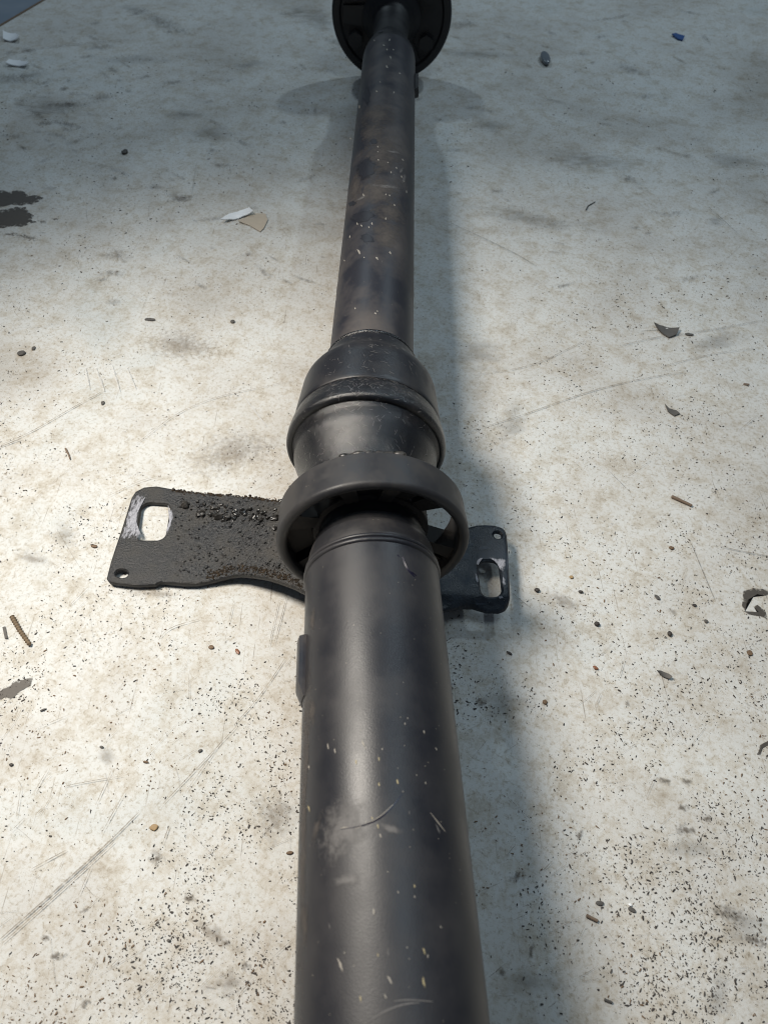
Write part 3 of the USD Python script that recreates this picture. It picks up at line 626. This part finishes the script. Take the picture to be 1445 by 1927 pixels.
# bracket: two arms on a saddle under the ring
def solve_on(zf, pts):
    P = np.array(pts, float)
    u, v = (P[:, 0] - PX_W / 2) / F_PX, -(P[:, 1] - PX_H / 2) / F_PX
    k = 1 / (-_s + v * _c); z = np.full(len(P), .012)
    for _ in range(25):
        t = (z - CAM[2]) * k; x, y = u * t, (_c + v * _s) * t
        z = .5 * z + .5 * zf(x, y)
    t = (z - CAM[2]) * k
    return np.stack([u * t, (_c + v * _s) * t], 1)
def sstep(a, b, x): t = np.clip((x - a) / (b - a), 0, 1); return t * t * (3 - 2 * t)
def z_left(x, y): return .0046 + .018 * sstep(-.110, -.035, x) + .0008 * np.sin(y * 60)
YR = at(900, 1149, .012)[1]
def z_right(x, y): return .0165 + .004 * sstep(.055, .025, x) - .0045 * sstep(YR + .0085, YR, y)
def smooth_poly(P, it=2):
    P = np.array(P, float)
    for _ in range(it):
        Q = np.roll(P, -1, 0); P = np.stack([.75 * P + .25 * Q, .25 * P + .75 * Q], 1).reshape(-1, 2)
    return P
def plate(outer, holes, zf, thick, size, rough_amp=0.0, bevel=.0007):
    poly = Polygon(outer, holes).buffer(0)
    step = size
    # points on a grid inside plus dense boundaries, triangulated
    from scipy.spatial import Delaunay
    inner = poly.buffer(-bevel)
    def ringpts(r):
        n = max(12, int(r.length / (step * .8))); return [r.interpolate(i / n, normalized=True).coords[0] for i in range(n)]
    pts = []; lab = []
    for r in [poly.exterior, *poly.interiors]:
        q = ringpts(r); pts += q; lab += [0] * len(q)
    for g in getattr(inner, 'geoms', [inner]):
        for r in [g.exterior, *g.interiors]:
            q = ringpts(r); pts += q; lab += [1] * len(q)
    core = poly.buffer(-bevel - step * .5)
    x0, y0, x1, y1 = poly.bounds
    gx, gy = np.meshgrid(np.arange(x0, x1, step), np.arange(y0, y1, step)); gx = gx + (np.arange(gx.shape[0])[:, None] % 2) * step / 2
    import shapely
    ok = shapely.contains_xy(core, gx.ravel(), gy.ravel())
    g = np.stack([gx.ravel()[ok], gy.ravel()[ok]], 1)
    P = np.vstack([np.array(pts), g]); lab = np.array(lab + [1] * len(g))
    T = Delaunay(P).simplices
    c = P[T].mean(1); keep = shapely.contains_xy(poly, c[:, 0], c[:, 1]); T = T[keep]
    ar = np.cross(P[T[:, 1]] - P[T[:, 0]], P[T[:, 2]] - P[T[:, 0]]); T[ar < 0] = T[ar < 0][:, ::-1]
    T = T[np.abs(ar) > 1e-12]
    zt = zf(P[:, 0], P[:, 1])
    d = np.where(lab == 0, -bevel, 0)
    bump = 0
    if rough_amp:
        p3 = np.stack([P[:, 0], P[:, 1], 0 * P[:, 0]], 1)
        k = meshkit.fbm(p3 * 420, 4, 5) - .5
        lo = meshkit.fbm(p3 * 60, 2, 8)
        bump = rough_amp * (np.abs(k) * 2 + .4 * lo) * np.where(lab == 0, .2, 1)
        bump = bump * sstep(-.150, -.118, P[:, 0])
    top = np.stack([P[:, 0], P[:, 1], zt + d + bump], 1)
    bot = np.stack([P[:, 0], P[:, 1], zt - thick - d * 0 + np.where(lab == 0, bevel, 0)], 1)
    n = len(P); E = np.sort(np.vstack([T[:, [0, 1]], T[:, [1, 2]], T[:, [2, 0]]]), 1)
    dirE = np.vstack([T[:, [0, 1]], T[:, [1, 2]], T[:, [2, 0]]])
    u, inv, cnt = np.unique(E, axis=0, return_inverse=True, return_counts=True)
    be = dirE[cnt[inv.ravel()] == 1]
    side = np.vstack([np.stack([be[:, 0], be[:, 0] + n, be[:, 1]], 1), np.stack([be[:, 1], be[:, 0] + n, be[:, 1] + n], 1)])
    return trimesh.Trimesh(np.vstack([top, bot]), np.vstack([T, T[:, ::-1] + n, side]), process=False)

left_px = [(255, 924), (271, 916), (294, 914), (322, 919), (364, 926), (424, 931), (478, 935), (526, 943), (600, 955), (640, 1000), (640, 1090), (600, 1118), (574, 1117), (555, 1107), (526, 1096), (503, 1089), (478, 1085), (455, 1083), (434, 1085),
           (415, 1090), (396, 1095), (370, 1100), (345, 1100), (300, 1096), (296, 1098), (292, 1101), (255, 1102), (225, 1099), (206, 1096), (200, 1089), (208, 1057), (228, 997), (247, 936)]
slot_px = [(267, 944), (321, 948), (310, 1016), (255, 1016)]
hole_px = ellipse(228.5, 1079, 12.5, 8, 0, 20, 0)
LO = solve_on(z_left, left_px); LS = solve_on(z_left, slot_px); LS = np.array(Polygon(LS).buffer(-.005).buffer(.005, 10).exterior.coords)[:-1]; LH = solve_on(z_left, hole_px)
lp = plate(LO, [LS, LH], z_left, .0031, .0011, rough_amp=.0012)
left = obj('mounting_plate', lp, M['ear_dirty'], shaft, smooth=40)
tag(left, 'long left mounting plate caked in oily dirt')
right_px = [(800, 1010), (840, 996), (882, 990.6), (899, 986.5), (915, 986), (932, 987.5), (944, 991), (951, 997), (954, 1006), (956.5, 1039), (959, 1093), (960, 1124), (957, 1138), (951, 1147), (939, 1152), (915, 1151), (891, 1144), (870, 1143), (845, 1148), (800, 1160), (760, 1100)]
rslot_px = [(898, 1054), (938, 1056), (945, 1122), (906, 1122)]
def rounded(P, r): return np.array(Polygon(P).buffer(-r).buffer(r, 10).exterior.coords)[:-1]
rhole_px = ellipse(936.5, 1006.5, 7.5, 5.5, .4, 18, 0)
RO = solve_on(z_right, right_px); RS = rounded(solve_on(z_right, rslot_px), .0045); RH = solve_on(z_right, rhole_px)
right = obj('mounting_plate', plate(RO, [RS, RH], z_right, .0035, .0016, bevel=.0012), M['ear_clean'], shaft, smooth=40)
tag(right, 'short blue black right mounting plate')
# saddle that joins the arms below the ring
x, d, z = FRN
sad = []
for t in np.linspace(208, 332, 26):
    a = math.radians(t); o = math.cos(a) * x + math.sin(a) * z
    for yy in (.2035, .2215):
        for rr in (ro - .0005, ro + .0035): sad.append(J + (yy - J[1]) / d[1] * d + rr * o)
sad = np.array(sad); sf = []
for i in range(25):
    q = i * 4
    for a, b in ((0, 1), (1, 3), (3, 2), (2, 0)): sf += [(q + a, q + b, q + b + 4), (q + a, q + b + 4, q + a + 4)]
sf += [(0, 1, 3), (0, 3, 2), (100, 103, 101), (100, 102, 103)]
sm = trimesh.Trimesh(sad, np.array(sf), process=False); sm.fix_normals()
obj('saddle', sm, M['ear_dirty'], shaft)
base = prism(Polygon([(-.045, .216), (.020, .214), (.020, .244), (-.045, .255)]).buffer(.003), .0085, .0135)
obj('bridge_plate', base, M['ear_dirty'], shaft)
for sx in (-.034, .010):
    obj('bridge_post', prism(Polygon([(sx - .006, .214), (sx + .010, .214), (sx + .010, .236), (sx - .006, .236)]).buffer(.002), .0135, .036), M['ear_dirty'], shaft)

# paint smears round the slots, dirt along the arm
def on_left(px, py):
    q = solve_on(z_left, [(px, py)])[0]; return np.array([q[0], q[1], z_left(q[0], q[1]) + .00055])
def on_right(px, py):
    q = solve_on(z_right, [(px, py)])[0]; return np.array([q[0], q[1], z_right(q[0], q[1]) + .00025])
for pts in ([(250, 936), (262, 930), (277, 931), (268, 946), (261, 964), (257, 985), (255, 1002), (262, 1013), (270, 1018), (228, 1014), (232, 1000), (238, 975), (244, 955)],
            [(316, 950), (324, 960), (327, 975), (322, 990), (317, 1006), (309, 1012), (314, 998), (321, 980), (321, 965)]):
    k, fd = patch(pts, on_left, 5, 3); obj('paint_smear', k, M['white_smear'], left, fade=np.sqrt(fd))
for pts in ([(919, 1049), (928, 1049), (940, 1051), (953, 1052), (952, 1062), (950, 1074), (947, 1080), (941, 1074), (937, 1065), (930, 1056)],
            [(946, 1084), (951, 1090), (952, 1100), (947, 1106), (944, 1098)], [(897, 1056), (903, 1050), (909, 1050), (905, 1055), (900, 1064), (896, 1062)],
            [(894, 1078), (898, 1082), (901, 1096), (898, 1098), (894, 1090)], [(937, 1123), (944, 1121), (948, 1126), (940, 1128)]):
    k, fd = patch(pts, on_right, 5, 3); obj('paint_smear', k, M['white_smear'], right, fade=np.sqrt(fd))
for pts in (ellipse(890, 1012, 10, 6, .3), ellipse(885, 1026, 9, 4, -.2), ellipse(912, 1032, 12, 7, .2), ellipse(876, 1046, 14, 12, 0), ellipse(905, 1137, 22, 4, 0), ellipse(955, 1060, 3, 40, 0), ellipse(915, 990, 22, 3, .05)):
    k, fd = patch(pts, on_right, 5, 3); obj('scuff', k, M['plate_scuff'], right, fade=fd)
def crumbs(n, pick, zf, size, seed, lift=.0006):
    r = np.random.default_rng(seed); P = []
    base = trimesh.creation.icosphere(subdivisions=1)
    for q in solve_on(zf, [pick(r) for _ in range(n)]):
        s = size * r.gamma(3, .33); m = base.copy()
        m.vertices = m.vertices * (1 + .7 * (r.random((len(m.vertices), 1)) - .5)) * [s, s * r.uniform(.6, 1), s * r.uniform(.5, .9)] + [q[0], q[1], zf(q[0], q[1]) + lift + s * .2]
        P.append(m)
    return trimesh.util.concatenate(P)
def p_arm(r):
    t = r.random(); return 345 + 180 * t ** .8 + r.normal(0, 4), 958 + 20 * t + r.normal(0, 8)
tag(obj('dirt_lumps', crumbs(110, p_arm, z_left, .0010, 2), M['crumb'], left, smooth=40), kind='stuff')
tag(obj('dirt_crumbs', crumbs(700, lambda r: (r.uniform(330, 540), r.uniform(935, 1085)), z_left, .00042, 3, .0006), M['ear_dirty'], left, smooth=40), kind='stuff')
def p_edge(r):
    px = r.uniform(390, 570); yy = np.interp(px, [390, 434, 478, 526, 574], [1088, 1078, 1077, 1087, 1108]); return px, yy + r.normal(-5, 4)
tag(obj('rusty_crumbs', crumbs(800, p_edge, z_left, .00034, 4, .0004), M['rustdirt'], left, smooth=40), kind='stuff')
def p_top(r):
    px = r.uniform(325, 530); return px, np.interp(px, [322, 364, 424, 478, 526], [920, 927, 932, 936, 944]) + r.normal(1.5, 1.5)
tag(obj('edge_crumbs', crumbs(420, p_top, z_left, .0004, 6, .0001), M['rustdirt'], left, smooth=40), kind='stuff')

# joint housing (far side of the bearing)
bell_p = densify([(.2215, .0322), (.2290, .0326), (.2350, .0331), (.2400, .0340), (.2445, .0354), (.2490, .0373), (.2525, .0388), (.2550, .0393), (.2580, .0394), (.2600, .0397), (.2615, .0403), (.2630, .0414)], .002)
lip_p = [(.2626, .0390)] + arc(.2652, .0416, .0029, 225, 90, 12) + [(.2690, .0443), (.2740, .0433), (.2780, .0422), (.2793, .0416), (.2797, .0405)]
cone_p = densify([(.2794, .0405), (.2797, .0416), (.2806, .0420), (.2850, .0417), (.3000, .0403), (.3070, .0396), (.3105, .0388), (.3135, .0374), (.3200, .0330), (.3235, .0311), (.3262, .0302), (.3310, .0290), (.3325, .0284), (.3332, .0275)], .002)
obj('joint_bell', lathe(bell_p, FRF, 160), M['joint'], shaft, smooth=60)
obj('joint_lip', lathe(lip_p, FRF, 160), M['joint'], shaft, smooth=60)
cone = obj('joint_cone', lathe(cone_p, FRF, 160), M['cone'], shaft, smooth=40)
obj('weld_bead', lathe(arc(.3342, RF + .0006, .0017, -15, 195, 10), FRF, 160, jitter=.0005, seed=9), M['joint'], shaft)
def fibres(prof, fr, n, seed, lmin=.001, lmax=.004, w=.00010):
    """short pale hairs and scratches lying on a turned surface"""
    r = np.random.default_rng(seed); p = np.array(sorted(prof)); x, d, z = fr; parts = []
    for _ in range(n):
        y0 = r.uniform(p[0, 0], p[-1, 0]); t0 = r.normal(1.57, .7); L = lmin + (lmax - lmin) * r.random() ** 2.5; g = r.uniform(0, np.pi)
        k = 5; u = np.linspace(0, 1, k); yy = np.clip(y0 + L * math.cos(g) * u, p[0, 0], p[-1, 0]); rr = np.interp(yy, p[:, 0], p[:, 1]) + .00018
        tt = t0 + (L * math.sin(g) * u + .0006 * r.normal() * u * u) / .04
        o = np.cos(tt)[:, None] * x + np.sin(tt)[:, None] * z
        W = J + ((yy - J[1]) / d[1])[:, None] * d + rr[:, None] * o
        T = np.gradient(W, axis=0); S = np.cross(T, o); S /= np.linalg.norm(S, axis=1)[:, None]
        v = np.concatenate([W - S * w, W, W + S * w]); f = []
        for i in range(k - 1):
            for q in (0, k): f += [(q + i, q + k + i, q + k + i + 1), (q + i, q + k + i + 1, q + i + 1)]
        f = np.array(f); nn = np.cross(v[f[:, 1]] - v[f[:, 0]], v[f[:, 2]] - v[f[:, 0]]).sum(0)
        if nn @ o[2] < 0: f = f[:, ::-1]
        parts.append(((v, f), np.full(3 * k, .8)))
    return join(parts)
for prof_, n_, sd in ((bell_p, 170, 1), (lip_p[4:], 90, 2), (cone_p[3:40], 110, 3)):
    k_, f_ = fibres(prof_, FRF, n_, sd)
    tag(obj('fine_fibres', k_, M['scuff'], shaft, fade=f_), kind='stuff')
k_, f_ = fibres(lip_p[13:17], FRF, 260, 5, .0006, .0016, .00014)
tag(obj('seam_dirt', k_, M['dust_soft'], shaft, fade=f_), kind='stuff')

# far tube, neck and flange
ft = densify([(.3335, RF), (.4055, RF), (.4070, RF + .0002), (.4090, RF), (.784, RF)], .01)
far = obj('far_tube', lathe(ft, FRF, 128), M['far'], shaft, smooth=60)
neckp = [(.7840, RF), (.7920, .0257), (.8030, .0237), (.8150, .0208), (.8250, .0190), (.8350, .0183), (.8550, .0181), (.8700, .0186), (.8830, .0210), (.8940, .0262), (.9010, .0320)]
obj('tube_neck', lathe(densify(neckp, .004), FRF, 96), M['flange'], shaft, smooth=60)
RFL = .0662
flp = [(.9280, .005), (.9280, RFL - .004)] + arc(.9240, RFL - .004, .004, 0, 90, 5) + arc(.9110, RFL - .004, .004, 90, 180, 5) + [(.9070, .058), (.9095, .056), (.9095, .012)]
flange = obj('flange', lathe(flp, FRF, 128), M['flange'], shaft, smooth=35)
xf, df, zfz = FRF
def far_pt(y, r, ang): t = math.radians(ang); return J + (y - J[1]) / df[1] * df + r * (math.cos(t) * xf + math.sin(t) * zfz)
def cyl(p0, p1, r, seg=6):
    m = trimesh.creation.cylinder(radius=r, segment=[p0, p1], sections=seg); return m
for k, a in enumerate((28, 88, 148, 208, 268, 328)):
    obj('flange_bolt', cyl(far_pt(.9005, .046, a), far_pt(.9100, .046, a), .0085, 6), M['flange'], shaft, smooth=False)
for a in (58, 178, 298):
    pts = [far_pt(.9030, .018, a - 38), far_pt(.9030, .018, a + 38), far_pt(.9060, .054, a + 9), far_pt(.9060, .054, a - 9)]
    V = np.array(pts + [p + df * .006 for p in pts])
    obj('flange_arm', trimesh.convex.convex_hull(V), M['flange'], shaft, smooth=False)

# balance weights
def shell(y0, y1, a0, a1, R, t, fr, chamfer=.0):
    x_, d_, z_ = fr; n = 10; v = []
    rows = [(y0, 0.0005), (y0 + chamfer, t), (y1 - .0012, t), (y1, .0005)]
    for (yy, tt) in rows:
        for a in np.linspace(a0, a1, n):
            q = math.radians(a); o = math.cos(q) * x_ + math.sin(q) * z_
            c = J + (yy - J[1]) / d_[1] * d_
            v.append(c + (R + tt) * o)
    m = trimesh.convex.convex_hull(np.array(v + [J + (yy - J[1]) / d_[1] * d_ + (R - .002) * (math.cos(math.radians(a)) * x_ + math.sin(math.radians(a)) * z_) for yy in (y0, y1) for a in (a0, a1)]))
    return m
obj('balance_weight', shell(at(566, 1326, .078)[1], at(568, 1210, .078)[1], 160, 182, RN, .0030, FRN, .006), M['far'], shaft, smooth=25)
obj('balance_weight', shell(at(784, 182, .066)[1], at(784, 152, .066)[1], -6, 12, RF, .0035, FRF, .003), M['flange'], shaft, smooth=25)

# wear on the tubes
def nearp(px, py): return on_tube(px, py, FRN, RN + .00012)
def farp(px, py): return on_tube(px, py, FRF, RF + .00012)
def mark(name, pts, m, pr, parent, rings=5, sub=3):
    k, fd = patch(pts, pr, rings, sub); obj(name, k, M[m], parent, fade=fd)
for cx_, cy_, rx, ry, ro_, m in ((712, 215, 44, 30, 0, 'dust_soft'), (720, 290, 52, 50, 0, 'dust_soft'), (712, 360, 55, 40, .1, 'dust_soft'), (735, 400, 40, 30, 0, 'dust_soft'), (700, 250, 30, 30, 0, 'dust_soft'),
                                 (730, 440, 30, 40, 0, 'dust_soft'), (668, 350, 12, 40, .12, 'dust_soft'), (688, 318, 22, 27, .5, 'bare_dark'), (703, 265, 9, 7, 0, 'bare_dark'), (683, 407, 30, 13, -.2, 'bare_dark'),
                                 (662, 382, 10, 6, -.4, 'bare_dark'), (692, 448, 18, 10, .2, 'bare_dark'), (716, 58, 6, 2.5, -.4, 'bare_dark'), (690, 180, 8, 20, .1, 'bare_dark')):
    mark('dust_patch' if m == 'dust_soft' else 'bare_spot', ellipse(cx_, cy_, rx, ry, ro_), m, farp, far)
for cx_, cy_, rx, ry, ro_ in ((725, 350, 40, 5, .1), (740, 285, 18, 3, .2), (760, 335, 5, 14, .3), (680, 372, 16, 3, -.4), (755, 320, 4, 8, .6)):
    mark('dust_streak', ellipse(cx_, cy_, rx, ry, ro_), 'scuff', farp, far)
r = np.random.default_rng(3)
for px, py, L in [(733, 74, 5), (722, 84, 5), (728, 92, 4), (740, 92, 4), (735, 107, 6), (728, 124, 7), (752, 137, 4), (715, 153, 3), (709, 171, 4), (741, 173, 4), (704, 75, 4), (711, 275, 4), (711, 285, 3), (712, 300, 4), (730, 305, 3), (746, 315, 5),
                  (736, 324, 5), (684, 366, 6), (733, 367, 4), (726, 365, 4), (742, 385, 5), (726, 411, 6), (700, 420, 5), (680, 424, 5), (672, 420, 6), (694, 427, 4), (658, 445, 5), (675, 473, 10), (734, 475, 7), (685, 484, 3), (709, 485, 7),
                  (648, 490, 4), (719, 491, 3), (760, 340, 6), (756, 332, 6), (765, 360, 6), (660, 260, 6), (676, 200, 8), (758, 300, 5), (706, 589, 5), (710, 585, 4), (668, 580, 4)]:
    mark('pale_fleck', ellipse(px, py, 1.0 + .13 * L, L * .60, r.normal(-.4, .3), 9, .35), 'fleck', farp, far, 2, 1)
for px, py, L, m in [(679, 1375, 2, 'fleck'), (683, 1399, 12, 'fleck'), (617, 1405, 10, 'fleck'), (630, 1413, 8, 'fleck'), (670, 1434, 7, 'fleck_y'), (713, 1429, 8, 'fleck_y'), (713, 1476, 7, 'fleck_y'), (581, 1443, 9, 'fleck'), (748, 1472, 10, 'fleck_y'),
                     (758, 1490, 3, 'fleck'), (687, 1408, 4, 'fleck'), (719, 1410, 4, 'fleck'), (798, 1378, 6, 'fleck'), (762, 1362, 4, 'fleck'), (767, 1352, 3, 'fleck'), (821, 1410, 5, 'fleck'), (784, 1459, 3, 'fleck'), (801, 1474, 5, 'fleck'),
                     (700, 1540, 6, 'fleck_y'), (711, 1555, 9, 'fleck_y'), (716, 1574, 9, 'fleck'), (780, 1668, 6, 'fleck_y'), (780, 1688, 5, 'fleck'), (749, 1680, 4, 'fleck'), (711, 1798, 6, 'fleck_y'), (730, 1792, 16, 'scuff'), (733, 1845, 14, 'fleck'),
                     (798, 1790, 12, 'fleck_y'), (797, 1848, 18, 'fleck_y'), (766, 1784, 3, 'fleck'), (770, 1805, 3, 'fleck'), (640, 1815, 22, 'fleck'), (678, 1880, 14, 'fleck_y'), (725, 1876, 10, 'fleck'), (703, 1716, 12, 'fleck'), (829, 1745, 5, 'fleck'),
                     (581, 1521, 11, 'fleck_y'), (824, 1560, 18, 'scuff'), (770, 1530, 8, 'scuff'), (620, 1743, 12, 'scuff'), (666, 1818, 3, 'fleck'), (648, 1794, 4, 'fleck'), (805, 1800, 8, 'fleck')]:
    mark('pale_fleck', ellipse(px, py, .9 + .10 * L, L * .70, -.22 + r.normal(0, .12), 9, .35), m, nearp, near, 2, 1)
mark('scuff', [(617, 1655), (640, 1644), (668, 1640), (684, 1642), (688, 1655), (680, 1668), (655, 1672), (625, 1670)], 'scuff', nearp, near)
mark('scuff', [(600, 1530), (625, 1505), (660, 1480), (690, 1500), (700, 1540), (690, 1590), (650, 1630), (610, 1650), (590, 1600)], 'scuff', nearp, near, 7)
mark('scuff', ellipse(596, 1560, 10, 42, .25), 'dust_soft', nearp, near)
mark('scuff', ellipse(735, 1560, 26, 10, .3), 'scuff', nearp, near)
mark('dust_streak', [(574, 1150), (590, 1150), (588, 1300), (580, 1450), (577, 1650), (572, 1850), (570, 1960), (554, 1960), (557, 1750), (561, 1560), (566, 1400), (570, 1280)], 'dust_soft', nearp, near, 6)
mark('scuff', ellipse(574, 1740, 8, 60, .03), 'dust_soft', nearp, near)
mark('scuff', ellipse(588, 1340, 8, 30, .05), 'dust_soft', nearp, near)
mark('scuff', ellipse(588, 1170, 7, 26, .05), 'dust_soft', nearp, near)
for pts, w, m in (([(640, 1562), (680, 1556), (715, 1542), (740, 1518), (757, 1494)], .0005, 'ink'), ([(640, 1560), (655, 1558)], .0010, 'fleck'), ([(668, 1560), (712, 1541), (740, 1514)], .0003, 'fleck'),
                  ([(690, 1927), (720, 1905), (760, 1890), (790, 1888)], .0006, 'scuff'), ([(740, 1885), (770, 1882), (815, 1886)], .0005, 'scuff'), ([(810, 1530), (838, 1566)], .0004, 'fleck'),
                  ([(757, 1048), (761, 1062), (768, 1075), (780, 1086)], .0013, 'ink'), ([(768, 1074), (784, 1084)], .0011, 'ink'), ([(747, 1044), (751, 1048)], .0007, 'ink')):
    k, fd = ribbon(pts, w, nearp); obj('scratch', k, M[m], near, fade=fd)
# fine hair scratches on the joint
